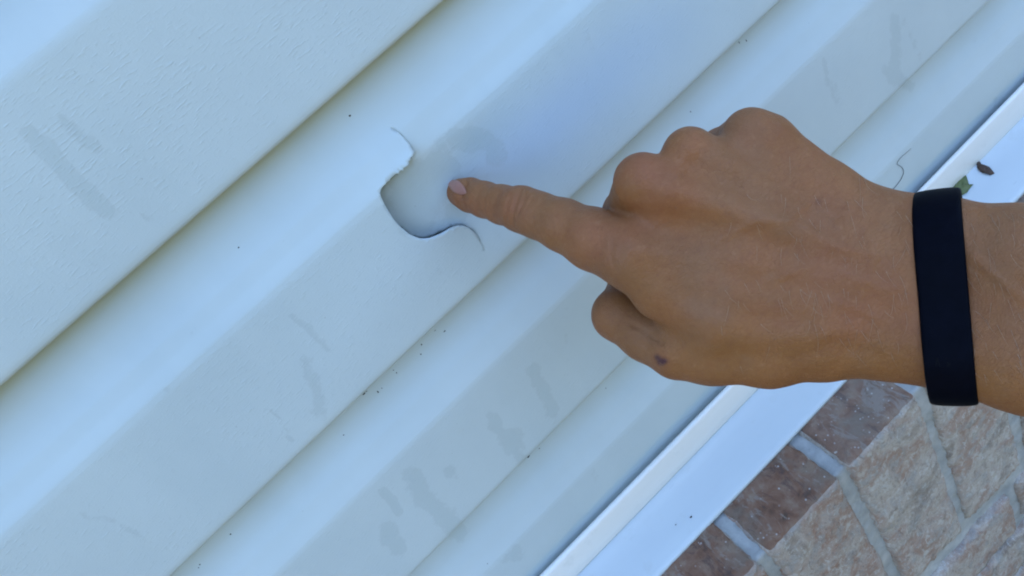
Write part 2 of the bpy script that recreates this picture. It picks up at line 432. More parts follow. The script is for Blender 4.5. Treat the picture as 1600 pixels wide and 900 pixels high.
    o = meshobj('siding_panel', np.stack([X, Y+disp, Z], -1), tris, M_SIDING, wall)
    o['label'] = 'siding course with the torn hole'
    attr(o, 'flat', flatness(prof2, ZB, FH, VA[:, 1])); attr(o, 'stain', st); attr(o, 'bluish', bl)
    # outward is -y: check winding
    me = o.data
    if sum(p.normal.y for p in list(me.polygons)[:2000]) > 0: me.flip_normals()
    sm = o.modifiers.new('thickness', 'SOLIDIFY'); sm.thickness = .0011; sm.offset = -1
    return o
tick('pre crack')
cracked = build_cracked()
tick('crack')

def box(name, x0, x1, y0, y1, z0, z1, mat, parent=None):
    V = [(x, y, z) for x in (x0, x1) for y in (y0, y1) for z in (z0, z1)]
    F = [(0, 1, 3, 2), (4, 6, 7, 5), (0, 4, 5, 1), (2, 3, 7, 6), (0, 2, 6, 4), (1, 5, 7, 3)]
    return meshobj(name, V, F, mat, parent, smooth=False)
def extrude_x(name, prof, x0, x1, mat, parent, nx=120, wave=.0004, thick=.0012, seed=0):
    xs = np.linspace(x0, x1, nx); V = []; F = []; n = len(prof)
    for i, x in enumerate(xs):
        for j, (y, z) in enumerate(prof):
            V.append((x, y+wave*math.sin(x*11+seed+j*.3), z+wave*math.sin(x*8.3+seed*2)))
    for i in range(nx-1):
        for j in range(n-1):
            a = i*n+j; F.append((a, a+n, a+n+1, a+1))
    o = meshobj(name, V, F, mat, parent)
    if sum(p.normal.y for p in o.data.polygons) > 0: o.data.flip_normals()
    sm = o.modifiers.new('thickness', 'SOLIDIFY'); sm.thickness = thick; sm.offset = -1
    return o
box('sheathing', -1.4, 1.8, .012, .04, -.10, TOPZ, M_SHEATH, wall)
# J-channel: back leg hidden, front leg is the white strip
def arc_pts(cy, cz, r, a0, a1, n=5):
    return [(cy+r*math.cos(math.radians(a0+(a1-a0)*i/n)), cz+r*math.sin(math.radians(a0+(a1-a0)*i/n))) for i in range(n+1)]
jp = [(-.002, -.060), (-.002, -.0905), (-.0180, -.0915), (-.0190, -.0885), (-.0190, -.0715)]
jp += arc_pts(-.0210, -.0715, .0020, 0, 180, 6)
jp += [(-.0230, -.0745), (-.0232, -.083), (-.0228, -.0915), (-.0222, -.0928), (-.0205, -.0932)]
extrude_x('j_channel', jp, -1.4, 1.8, M_TRIM, wall, 160, .0003, .0007, 1)
fl = [(-.001, -.0890), (-.018, -.0918), (-.024, -.0930), (-.040, -.0957), (-.0555, -.0983)] + [(-.0578, -.0990), (-.0585, -.1003), (-.0583, -.1022), (-.0575, -.1028)]
extrude_x('drip_flashing', fl, -1.4, 1.8, M_FLASH, wall, 160, .0003, .0008, 2)

# ------------------------------------------------------------------ brick wall
bw = tag(empty('brick_wall', (.2, -.05, -.95)), 'weathered brown and buff brick wall with soldier course under the white flashing', 'wall')
SL = math.tan(math.radians(10))
def topz(y): return -.1020-(-.0585-y)*SL      # sloping sill top
FRONT = -.0945
def brick_mesh(name, sx, sy, sz, sub, slope, seed, rough=.0006):
    """box centred on its own origin, rounded and chipped; top follows the sill slope"""
    r = np.random.default_rng(seed); nx, ny, nz = sub
    V = {}; L = []; F = []; MI = []
    def vid(i, j, k):
        if (i, j, k) not in V:
            V[(i, j, k)] = len(L)
            x, y, z = -sx/2+sx*i/nx, -sy/2+sy*j/ny, -sz/2+sz*k/nz
            L.append([x, y, z])
        return V[(i, j, k)]
    for i in range(nx):
        for k in range(nz):
            F.append((vid(i, 0, k), vid(i+1, 0, k), vid(i+1, 0, k+1), vid(i, 0, k+1))); MI.append(1)
            F.append((vid(i, ny, k), vid(i, ny, k+1), vid(i+1, ny, k+1), vid(i+1, ny, k))); MI.append(1)
    for j in range(ny):
        for k in range(nz):
            F.append((vid(0, j, k), vid(0, j, k+1), vid(0, j+1, k+1), vid(0, j+1, k))); MI.append(1)
            F.append((vid(nx, j, k), vid(nx, j+1, k), vid(nx, j+1, k+1), vid(nx, j, k+1))); MI.append(1)
    for i in range(nx):
        for j in range(ny):
            F.append((vid(i, j, 0), vid(i, j+1, 0), vid(i+1, j+1, 0), vid(i+1, j, 0))); MI.append(1)
            F.append((vid(i, j, nz), vid(i+1, j, nz), vid(i+1, j+1, nz), vid(i, j+1, nz))); MI.append(0 if slope else 1)
    A = np.array(L); h = np.array([sx, sy, sz])/2
    rad = .004 if max(sub) > 6 else .0
    if rad:
        c = np.clip(A, -(h-rad), h-rad); d = A-c; ln = np.linalg.norm(d, axis=1); m = ln > 1e-9
        A[m] = c[m]+d[m]/ln[m, None]*rad
        ph = r.uniform(0, 6.28, (12, 3)); fr = r.normal(0, 1, (12, 3))*np.r_[np.full(6, 90), np.full(6, 620)][:, None]
        am = np.r_[np.full(6, .55), np.full(6, .42)]
        nn = sum(a*np.sin(A@f+p[0]) for a, f, p in zip(am, fr, ph))*rough*.5
        dirn = A-c*.985; dirn /= np.maximum(np.linalg.norm(dirn, axis=1), 1e-6)[:, None]
        A = A+dirn*nn[:, None]
        edge = (np.sort(h-np.abs(A), axis=1)[:, 1] < .005)
        A[edge] -= dirn[edge]*np.abs(r.normal(0, .0008, edge.sum()))[:, None]
    if slope:
        k = np.clip((A[:, 2]+h[2])/(2*h[2]), 0, 1)**4
        A[:, 2] += k*(A[:, 1]*SL)
    me = D.meshes.new(name); me.from_pydata([tuple(v) for v in A], [], F)
    me.materials.append(M_BTOP); me.materials.append(M_BFRONT)
    me.polygons.foreach_set('material_index', MI)
    if rad: me.shade_smooth()
    return me
def put(me, loc, rot=(0, 0, 0)):
    o = D.objects.new('brick', me); col.objects.link(o); o.parent = bw
    o.matrix_parent_inverse = Matrix.Translation(-bw.location); o.location = loc; o.rotation_euler = rot; return o
BW_, BD, BH = .0625, .092, .193
cheap = [brick_mesh('brick', BW_, BD, BH, (1, 1, 1), True, s) for s in range(3)]
ymid = FRONT+BD/2; ztop_mid = topz(ymid)
x = .0145-.0703*19
i = 0
while x < 1.75:
    vis = -.02 < x < .38
    me = brick_mesh('brick', BW_, BD, BH, (22, 26, 56), True, 100+i, .0009) if vis else cheap[i % 3]
    j = random.uniform(-1, 1)
    put(me, (x+j*.0008, ymid+random.uniform(-.0008, .0012), ztop_mid-BH/2+random.uniform(-.001, .001)), (random.uniform(-.006, .006), random.uniform(-.008, .008), random.uniform(-.006, .006)))
    x += .0703; i += 1
SB = topz(FRONT)-BH     # underside of the soldier course front
cheap2 = [brick_mesh('brick', .194, .09, .057, (1, 1, 1), False, s) for s in range(2)]
row = 0; zc = SB-.012-.0285
while zc > -.95:
    x = -1.3+(.102 if row % 2 else 0)+.012
    while x < 1.75:
        vis = row < 3 and -.0 < x < .5
        me = brick_mesh('brick', .194, .09, .057, (56, 24, 18), False, 300+row*10+i, .0009) if vis else cheap2[i % 2]
        put(me, (x, FRONT+.045+random.uniform(-.001, .001), zc), (random.uniform(-.004, .004), random.uniform(-.003, .003), 0)); x += .204; i += 1
    zc -= .067; row += 1
BOT = zc
# mortar: a rough sheet over top and front, recessed 3-4 mm, fine only where seen
def mortar():
    xs = np.unique(np.round(np.r_[np.linspace(-1.4, -.05, 20), np.arange(-.05, .45, .0022), np.linspace(.45, 1.8, 20)], 5))
    prof = [(-.002, topz(-.002)-.004)]
    ty = np.arange(-.03, FRONT+.006, -.0022)
    prof += [(y, topz(y)-.0047) for y in ty]
    zt = topz(FRONT)-.0030
    prof += [(FRONT+.0052, zt-.0005), (FRONT+.0044, zt-.003)]
    prof += [(FRONT+.0044, q) for q in np.r_[np.arange(zt-.006, -.46, -.0024), np.linspace(-.47, -1.0, 12)]]
    prof = np.array(prof); n, m = len(xs), len(prof)
    X = np.repeat(xs[:, None], m, 1); Y = np.repeat(prof[None, :, 0], n, 0); Z = np.repeat(prof[None, :, 1], n, 0)
    r = np.random.default_rng(5); nn = np.zeros_like(X)
    for a, f in [(.5, 60)]*4+[(.32, 190)]*6+[(.2, 500)]*8:
        k = r.normal(0, 1, 3)*f; nn += a*np.sin(k[0]*X+k[1]*Y+k[2]*Z+r.uniform(0, 6.28))
    nn = nn*.0005
    top = (np.arange(m) < len(ty)+1)[None, :]
    Z = Z+np.where(top, nn, 0); Y = Y-np.where(top, 0, nn)
    idx = np.arange(n*m).reshape(n, m)
    F = np.stack([idx[:-1, :-1], idx[:-1, 1:], idx[1:, 1:], idx[1:, :-1]], -1).reshape(-1, 4)
    o = meshobj('mortar', np.stack([X, Y, Z], -1).reshape(-1, 3), F, M_MORTAR, bw)
mortar()
box('backing', -1.4, 1.8, -.0035, .03, -1.0, -.10, M_MORTAR, bw)

# ------------------------------------------------------------------ ground
g = meshobj('ground', [(-200, -200, -.95), (200, -200, -.95), (200, 200, -.95), (-200, 200, -.95)], [(0, 1, 2, 3)], M_GROUND, None, False)
tag(g, kind='structure')

# added leafy bank behind the camera, unseen: blocks low sky, gives olive bounce light
def add_sky_blocker():
    r = np.random.default_rng(8); V = []; F = []
    na, nh = 150, 26
    ph = r.uniform(0, 6.28, 30); fr = r.uniform(2, 30, 30)
    for i in range(na+1):
        a = math.radians(178+184*i/na); rad = 8.0+.5*math.sin(5*a)
        H = 2.95+sum(.35/(1+k*.25)*math.sin(fr[k]*a+ph[k]) for k in range(10))
        for j in range(nh+1):
            t = j/nh; b = .25*math.sin(17*a+t*9)+.2*math.sin(41*a-13*t)+r.uniform(-.14, .14)
            V.append((.3+(rad+b+1.2*t**3)*math.cos(a), .3+(rad+b+1.2*t**3)*math.sin(a), -.97+H*t+r.uniform(-.08, .08)))
    for i in range(na):
        for j in range(nh):
            q = i*(nh+1)+j; F.append((q, q+nh+1, q+nh+2, q+1))
    o = meshobj('unseen_sky_blocker', V, F, M_BLOCKER, None, False)
    s_ = o.modifiers.new('t', 'SOLIDIFY'); s_.thickness = .8
    tag(o, kind='stuff')
add_sky_blocker()

# ------------------------------------------------------------------ hand and forearm: implicit surface, meshed with surface nets
# camera-aligned millimetre frame: x right, y down, d depth.  key = (px, py, centre depth mm, radius mm)
def K(px, py, d, r): return np.array([(px-800)*d/FPX, (py-450)*d/FPX, d, r])
def cone(P, a, b):
    """rounded cone distance, a and b are (x,y,d,r)"""
    ba = (b[:3]-a[:3]).astype(np.float32); L2 = float(ba@ba)
    pa = P-a[:3].astype(np.float32); h = np.clip((pa@ba)/L2, 0, 1)
    d = np.sqrt(((pa-h[:, None]*ba)**2).sum(1))
    hs = h*h*(3-2*h)*.35+h*.65
    return d-(a[3]+(b[3]-a[3])*hs)
def smin(a, b, k):
    h = np.clip(.5+.5*(b-a)/k, 0, 1); return b+(a-b)*h-k*h*(1-h)
def chain(P, keys, k=4):
    r = None
    for a, b in zip(keys[:-1], keys[1:]):
        c = cone(P, a, b); r = c if r is None else smin(r, c, k)
    return r
INDEX = [K(720,301,334.6,6.4), K(735,305,330,7.0), K(757,312,322,7.2), K(785,320,313,7.7), K(815,327,303.5,8.9), K(842,337,298,8.9), K(880,352,291,9.9), K(928,374,284,11.6), K(985,396,277,12.6)]
MC2 = [K(985,396,277,12.6), K(1150,415,271,13.2), K(1380,455,262,15)]
MC3 = [K(1003,283,267,9.9), K(1040,300,267,11.2), K(1180,350,265,12.5), K(1385,430,259,15)]
MID = [K(1003,283,267,9.9), K(980,333,300,9.4), K(1000,350,318,9), K(1070,400,322,8.5), K(1110,380,305,8)]
MC4 = [K(1078,241,268,9.6), K(1120,268,268,11), K(1230,315,266,12), K(1390,400,261,15)]
RING = [K(1078,241,268,9.6), K(1058,290,300,9), K(1075,320,317,8.8), K(1130,380,318,8.5)]
MC5 = [K(1172,211,271,9.5), K(1195,225,271,10.5), K(1290,302,268,11), K(1400,376,262,13.8)]
PINK = [K(1172,211,271,9.5), K(1128,236,296,8.6), K(1140,270,314,8.3), K(1190,330,312,8)]
WR = [K(1395,386,262,15.6), K(1463,388,254,16.8), K(1600,404,238,16.0)]
WR2 = [K(1395,512,263,16.8), K(1463,523,256,17.2), K(1600,555,240,17.5)]
ELB = np.array([380., 75., 95., 40.])
THM = [K(1370,520,264,15), K(1290,536,268,13), K(1200,548,275,12.9), K(1110,549,281,11.9), K(1062,546,285,11.7)]
THP = [K(1055,545,286,11.3), K(1010,522,294,10.6), K(966,492,303,10.4), K(985,455,318,9.6), K(1010,430,326,8.6)]
WEB = [K(1036,452,277,12.2), K(1120,480,274,15.5), K(1260,490,268,16.5), K(1370,480,264,16)]
PALM = [K(1060,380,292,15), K(1150,420,292,19), K(1250,400,286,20), K(1360,450,272,18)]
PALM2 = [K(1180,290,288,14), K(1300,350,280,16), K(1370,420,272,16)]
def field(P):
    d = smin(chain(P, MC2), chain(P, MC3), 9)
    d4 = smin(chain(P, MC4), chain(P, MC5), 7)
    d = smin(d, d4, 6.5)
    d = smin(d, chain(P, WEB, 6), 9)
    d = smin(d, chain(P, THM, 5), 7)
    d = smin(d, chain(P, PALM, 8), 6); d = smin(d, chain(P, PALM2, 8), 6)
    a = smin(chain(P, WR, 6), chain(P, WR2, 6), 16)
    fa = smin(cone(P, np.r_[WR[2][:3], 16.0], ELB), cone(P, np.r_[WR2[2][:3], 17.5], ELB+np.array([0, 12, 0, 2])), 16)
    a = smin(a, fa, 8)
    d = smin(d, a, 10)
    d = smin(d, chain(P, INDEX, 4), 5)
    d = smin(d, chain(P, MID, 4), 2.0)
    d = smin(d, chain(P, RING, 4), 2.0)
    d = smin(d, chain(P, PINK, 4), 2.5)
    d = smin(d, chain(P, THP, 3), 2.2)
    return d
def surface_nets():
    h = .85
    xs = np.r_[np.arange(-40, 188, h), np.arange(188, 430, 3.5)].astype(np.float32)
    ys = np.arange(-85, 130, h).astype(np.float32)
    ds = np.r_[np.arange(45, 205, 3.5), np.arange(205, 345, h)].astype(np.float32)
    nx, ny, nd = len(xs), len(ys), len(ds)
    st = 6
    cx, cy, cz = xs[::st], ys[::st], ds[::st]
    C = np.stack(np.meshgrid(cx, cy, cz, indexing='ij'), -1).reshape(-1, 3)
    cv = field(C).reshape(len(cx), len(cy), len(cz))
    ix = np.minimum(np.arange(nx)//st, len(cx)-1); iy = np.minimum(np.arange(ny)//st, len(cy)-1); iz = np.minimum(np.arange(nd)//st, len(cz)-1)
    # nearest-coarse value as a first guess; cells sit up to one coarse step away
    _t = time.time()
    G = cv[np.ix_(ix, iy, iz)].astype(np.float32)
    step = np.maximum.outer(np.maximum.outer(np.gradient(xs), np.gradient(ys)*0+h), np.gradient(ds))*st*1.75
    need = np.abs(G) < step
    I = np.argwhere(need)
    vals = np.empty(len(I), np.float32); CH = 400000
    for s in range(0, len(I), CH):
        q = I[s:s+CH]; vals[s:s+CH] = field(np.stack([xs[q[:, 0]], ys[q[:, 1]], ds[q[:, 2]]], -1))
    G[need] = vals
    neg = G < 0
    # cells with a sign change
    cnt = np.zeros((nx-1, ny-1, nd-1), np.int8)
    cor = [(a, b, c) for a in (0, 1) for b in (0, 1) for c in (0, 1)]
    for a, b, c in cor: cnt += neg[a:nx-1+a, b:ny-1+b, c:nd-1+c]
    act = (cnt > 0) & (cnt < 8)
    A = np.argwhere(act); vid = np.full(act.shape, -1, np.int32); vid[act] = np.arange(len(A))
    val = np.stack([G[A[:, 0]+a, A[:, 1]+b, A[:, 2]+c] for a, b, c in cor], 1)
    pos = np.stack([np.stack([xs[A[:, 0]+a], ys[A[:, 1]+b], ds[A[:, 2]+c]], -1) for a, b, c in cor], 1)
    acc = np.zeros((len(A), 3)); n = np.zeros(len(A))
    for i in range(8):
        for j in range(i+1, 8):
            if sum(abs(cor[i][k]-cor[j][k]) for k in range(3)) != 1: continue
            m = (val[:, i] < 0) != (val[:, j] < 0)
            t = val[m, i]/(val[m, i]-val[m, j])
            acc[m] += pos[m, i]+(pos[m, j]-pos[m, i])*t[:, None]; n[m] += 1
    V = acc/n[:, None]
    F = []
    for ax in range(3):
        sl0 = [slice(1, -1)]*3; sl0[ax] = slice(0, -1)
        a = neg[tuple(slice(1, -1) if k != ax else slice(0, -1) for k in range(3))]
        b = neg[tuple(slice(1, -1) if k != ax else slice(1, None) for k in range(3))]
        E = np.argwhere(a != b); fl = a[tuple(E.T)]
        e = E.copy()
        for k in range(3):
            if k != ax: e[:, k] += 1
        u, w_ = [(1, 2), (2, 0), (0, 1)][ax]
        def g(du, dw):
            q = e.copy(); q[:, u] -= du; q[:, w_] -= dw; return vid[tuple(q.T)]
        q = np.stack([g(1, 1), g(0, 1), g(0, 0), g(1, 0)], 1)
        q[~fl] = q[~fl][:, ::-1]
        F.append(q)
    F = np.vstack(F); F = F[(F >= 0).all(1)]
    # project onto the surface with two newton steps
    for _ in range(1):
        d0 = field(V); g3 = np.stack([(field(V+np.eye(3)[k]*.25)-field(V-np.eye(3)[k]*.25))/.5 for k in range(3)], 1)
        V = V-np.clip(d0/np.maximum((g3**2).sum(1), .3), -.3, .3)[:, None]*g3
    nrm = g3/np.maximum(np.linalg.norm(g3, axis=1), 1e-6)[:, None]
    return V, F, nrm
def seg_dist(px, py, pts):
    P = np.stack([px, py], -1); best = np.full(len(px), 1e9); 
    for a, b in zip(pts[:-1], pts[1:]):
        a = np.array(a, float); b = np.array(b, float); ba = b-a
        h = np.clip(((P-a)@ba)/(ba@ba), 0, 1); best = np.minimum(best, np.linalg.norm(P-a-h[:, None]*ba, axis=1))
    return best
def cam2world(V): return CAM+(V[:, :1]*RV-V[:, 1:2]*UV+V[:, 2:3]*FV)*1e-3
tick('walls')
HV, HF, HN = surface_nets()
tick('nets')
px = 800+FPX*HV[:, 0]/HV[:, 2]; py = 450+FPX*HV[:, 1]/HV[:, 2]
facing = np.clip(-HN[:, 2]*3, 0, 1)*(HV[:, 2] > 200)
# (polyline, width px, height mm): creases (-) and ridges (+) of the back of the hand
RELIEF = [([(812,300),(806,318),(800,338),(801,346)],3.2,-.75),([(822,304),(817,318),(808,336)],3.0,-.65),([(830,308),(825,322)],2.8,-.4),([(797,306),(792,326),(790,342)],3,-.4),
          ([(762,297),(758,312),(757,326)],2.8,-.4),([(768,297),(764,313),(763,328)],2.4,-.3),
          ([(729,280),(727,292),(722,306)],3.4,-.8),([(880,350),(884,372),(896,384)],7,-.15),
          ([(957,375),(955,400),(962,420)],5,-.30),([(970,352),(968,362)],4,-.2),([(942,372),(938,400)],6,-.2),
          ([(985,506),(1005,517),(1035,537)],4,-.75),([(990,522),(1012,528)],3,-.3),([(1000,535),(1018,545)],3,-.25),
          ([(1090,255),(1150,278),(1215,300),(1300,335)],22,-1.9),([(1140,232),(1200,262),(1270,300)],15,-1.2),
          ([(1025,335),(1120,358),(1230,388)],22,-1.2),
          ([(1010,285),(1120,320),(1260,365),(1390,420)],16,.9),([(1085,242),(1180,285),(1300,345),(1390,395)],13,.8),
          ([(990,390),(1100,400),(1250,425),(1390,450)],16,.9),
          ([(1080,465),(1180,500),(1260,505)],20,-1.1),([(1060,545),(1200,530),(1330,515)],16,.7),
          ([(1120,380),(1180,345),(1240,345),(1300,385),(1370,400)],7,.55),([(1230,345),(1270,310),(1330,320)],6,.45),([(1200,440),(1280,410),(1350,440)],7,.45),([(1300,470),(1380,500)],7,.4),([(1520,400),(1600,470)],8,.5),([(1380,560),(1300,540),(1240,560)],12,-.5),([(1400,330),(1380,420),(1395,520)],16,-.6)]
dz = np.zeros(len(HV))
for pts, wd, hgt in RELIEF: dz += hgt*np.exp(-(seg_dist(px, py, pts)/wd)**2)
rr = np.random.default_rng(3)
for f, a in ((.05, .22), (.11, .12), (.25, .05)):
    for _ in range(4):
        k = rr.normal(0, 1, 3)*f; dz += a*.5*np.sin(HV@k+rr.uniform(0, 6.28))
HV2 = HV+HN*(dz*facing)[:, None]
person = empty('person', tuple(cam2world(np.array([[150., 5., 260.]]))[0]))
tag(person, 'tanned right forearm and hand with a black wristband, index finger pressing the torn siding', 'person')
body = meshobj('body', cam2world(HV2), HF, M_SKIN, person)
# outward normals
me = body.data; c0 = np.array(me.polygons[0].center)
if (HN[HF[0][0]]@np.array([np.dot(np.array(me.polygons[0].normal), v) for v in (RV, -UV, FV)])) < 0: me.flip_normals()
red = np.zeros(len(HV)); yel = np.zeros(len(HV)); drk = np.zeros(len(HV))
for cx, cy, r, a in ((805,320,24,.7),(960,372,38,.7),(1010,262,34,.6),(1085,225,30,.35),(1165,210,36,.3),(715,312,16,.5),(740,330,20,.5),(1330,500,45,.5),(1050,320,50,.3),(1295,330,40,.35),(905,370,40,.3),(1030,563,16,.8),(1180,400,60,.2)):
    red += a*np.exp(-((px-cx)**2+(py-cy)**2)/r**2)
for cx, cy, rx, ry, a in ((970,300,30,40,.6),(1000,450,50,40,.6),(1150,560,200,45,.8),(1050,235,30,30,.5),(1540,600,80,40,.8),(850,385,60,20,.7),(1380,570,60,30,.5),(830,310,40,20,.3)):
    yel += a*np.exp(-((px-cx)/rx)**2-((py-cy)/ry)**2)
for cx, cy, r, a in ((1033,565,5.6,1.5),(1027,558,4.2,1.1),(1040,564,4,.8),(1282,313,5,.35),(1148,278,2,.3),(1118,352,2.5,.2)):
    drk += a*np.exp(-((px-cx)**2+(py-cy)**2)/r**2)
colattr(body, 'skin_tint', np.stack([np.clip(red, 0, 1)*facing, np.clip(yel, 0, 1), np.clip(drk, 0, 1)*facing], -1))

def march(px, py, d0=200., it=40):
    """depth (mm) of the hand surface along pixel rays"""
    px = np.asarray(px, float); py = np.asarray(py, float)
    dep = np.full(px.shape, d0); dirs = np.stack([(px-800)/FPX, (py-450)/FPX, np.ones_like(px)], -1)
    for _ in range(it):
        v = field((dirs*dep[..., None]).reshape(-1, 3)).reshape(px.shape); dep = dep+v*.8
    return dirs*dep[..., None], dep
# fingernail: a curved plate seated in the tip of the index finger
def nail():
    n = 14; u = np.linspace(-1, 1, n); V = []; F = []
    U, W = np.meshgrid(u, u, indexing='ij')
    # superellipse grid: s across the nail, t along it (towards the tip)
    s = U*np.sqrt(1-.42*W**2); t = W*np.sqrt(1-.42*U**2)
    PX = 714.5+s*7.4*1.0+t*-11.5; PY = 292.5+s*13.5*.86+t*-.8
    P, dep = march(PX, PY)
    Q = P.reshape(-1, 3)
    g3 = np.stack([(field(Q+np.eye(3)[k]*.3)-field(Q-np.eye(3)[k]*.3))/.6 for k in range(3)], 1); g3 /= np.linalg.norm(g3, axis=1)[:, None]
    rim = np.maximum(np.abs(U), np.abs(W)).ravel()
    hgt = .40-.35*np.clip((rim-.7)/.3, 0, 1)**2+.30*np.clip(W.ravel()-.4, 0, 1)
    Q = Q+g3*hgt[:, None]
    idx = np.arange(n*n).reshape(n, n)
    F = np.stack([idx[:-1, :-1], idx[1:, :-1], idx[1:, 1:], idx[:-1, 1:]], -1).reshape(-1, 4)
    o = meshobj('fingernail', cam2world(Q), F, M_NAIL, person)
    mm = o.modifiers.new('thickness', 'SOLIDIFY'); mm.thickness = .0004; mm.offset = 0
    return o
nail()

# wristband: rounded strap swept round the wrist
def wristband():
    c = np.array([(1478-800)*257/FPX, (456-450)*257/FPX, 257.0])
    nrm = np.array([.84, -.07, -.54]); nrm /= np.linalg.norm(nrm)
    e1 = np.array([0., -1., 0.]); e1 -= nrm*(e1@nrm); e1 /= np.linalg.norm(e1); e2 = np.cross(nrm, e1)
    NA = 144; ang = np.linspace(0, 2*math.pi, NA, endpoint=False)
    prof = [(-7.2, -.9), (-7.2, .8), (-6.8, 1.4), (-5.8, 1.8), (-3, 2.0), (0, 2.05), (3, 2.0), (5.8, 1.8), (6.8, 1.4), (7.2, .8), (7.2, -.9), (0, -1.2)]
    R_ = []
    for off in (-7, 0, 7):
        rad = np.full(NA, 12.0)
        for _ in range(50):
            P = c+off*nrm+np.outer(np.cos(ang)*rad, e1)+np.outer(np.sin(ang)*rad, e2); rad = rad-field(P)*.9
        R_.append(rad)
    rad = np.mean(R_, 0)
    k = np.exp(-(np.arange(-12, 13)/5.)**2); k /= k.sum()
    rad = np.convolve(np.r_[rad[-12:], rad, rad[:12]], k, 'valid')
    rad = rad+.35+2.2*np.clip(-np.cos(ang), 0, 1)**2
    V = []; F = []; n = len(prof)
    for i, a in enumerate(ang):
        e = math.cos(a)*e1+math.sin(a)*e2
        for o_, h_ in prof: V.append(c+nrm*o_+e*(rad[i]+h_))
    for i in range(NA):
        for j in range(n):
            a = i*n+j; b = ((i+1) % NA)*n+j; a2 = i*n+(j+1) % n; b2 = ((i+1) % NA)*n+(j+1) % n
            F.append((a, b, b2, a2))
    V = np.array(V)
    o = meshobj('wristband', cam2world(V), F, M_BAND, person)
    o['label'] = 'black rubber wristband'
    sb = o.modifiers.new('smooth', 'SUBSURF'); sb.levels = 1; sb.render_levels = 2
    # two faint worn marks printed near the lower end of the band
    def on_band(s_off, a):
        i = (a/(2*math.pi)*NA) % NA; i0 = int(i); r = rad[i0]*(1-(i-i0))+rad[(i0+1) % NA]*(i-i0)
        e = math.cos(a)*e1+math.sin(a)*e2
        return c+nrm*s_off+e*(r+2.03)
    lo = [ (a, on_band(0, a)) for a in np.linspace(0, 2*math.pi, 720)]
    best = min(lo, key=lambda q: (450+FPX*q[1][1]/q[1][2]-566)**2+(0 if q[1][2] < c[2] else 1e6))[0]
    strokes = [[(-3.6, .8), (-3.0, -.8), (-2.4, .8)], [(-.4, .8), (-.4, -.8)], [(-.4, .8), (.5, .4), (-.4, 0)]]
    VV = []; FF = []
    for st in strokes:
        for (a0, b0), (a1, b1) in zip(st[:-1], st[1:]):
            dx, dy = a1-a0, b1-b0; L = math.hypot(dx, dy); nx_, ny_ = -dy/L*.16, dx/L*.16
            base = len(VV)
            for (q, w_) in ((a0+nx_, b0+ny_), (a1+nx_, b1+ny_), (a1-nx_, b1-ny_), (a0-nx_, b0-ny_)):
                VV.append(on_band(q, best+w_/22.))
            FF.append((base, base+1, base+2, base+3))
    mk = meshobj('worn_mark', cam2world(np.array(VV)), FF, M_MARK, o, smooth=False)
    mk.parent = o; mk.matrix_parent_inverse = Matrix.Identity(4)
    mk.modifiers.new('t', 'SOLIDIFY').thickness = .00015
    return o
person_band = wristband()

# fine fair hairs lying on the back of the hand and forearm
def arm_hair():
    r = np.random.default_rng(11); V = []; F = []
    hx = np.r_[r.normal(1290, 85, 120).clip(1100, 1415), r.uniform(1505, 1640, 60)]; hy = np.r_[r.normal(430, 80, 120).clip(240, 570), r.uniform(330, 600, 60)]
    N = len(hx); L = r.uniform(14, 40, N); th = np.radians(np.where(hx < 1450, r.normal(75, 16, N), r.normal(62, 14, N))); cv = r.normal(0, .35, N)
    QX = [hx]; QY = [hy]
    for s in range(5):
        t = th+cv*s/4; QX.append(QX[-1]+np.cos(t)*L/5); QY.append(QY[-1]+np.sin(t)*L/5)
    PP, DP = march(np.stack(QX, 1), np.stack(QY, 1), 205., it=26)
    lift = np.array([0, .25, .45, .55, .6, .6])
    for i in range(N):
        if not np.isfinite(DP[i]).all() or DP[i].max() > 290 or DP[i].min() < 206 or np.abs(np.diff(DP[i])).max() > 4: continue
        P = PP[i]*(1-(lift/260)[:, None])
        for s in range(6):
            wd = .055*(1-s/6.5)
            t = P[min(s+1, 5)]-P[max(s-1, 0)]; t /= np.linalg.norm(t); sd = np.cross(t, [0, 0, 1.]); sd /= np.linalg.norm(sd)
            up = np.cross(sd, t)
            for q in range(3):
                a = q*2.094; V.append(P[s]+wd*(math.cos(a)*sd+math.sin(a)*up))
        b = len(V)-18
        for s in range(5):
            for q in range(3):
                F.append((b+s*3+q, b+s*3+(q+1) % 3, b+(s+1)*3+(q+1) % 3, b+(s+1)*3+q))
    o = meshobj('arm_hair', cam2world(np.array(V)), F, M_HAIR, person)
    o['kind'] = 'stuff'
arm_hair()
tick('hair')

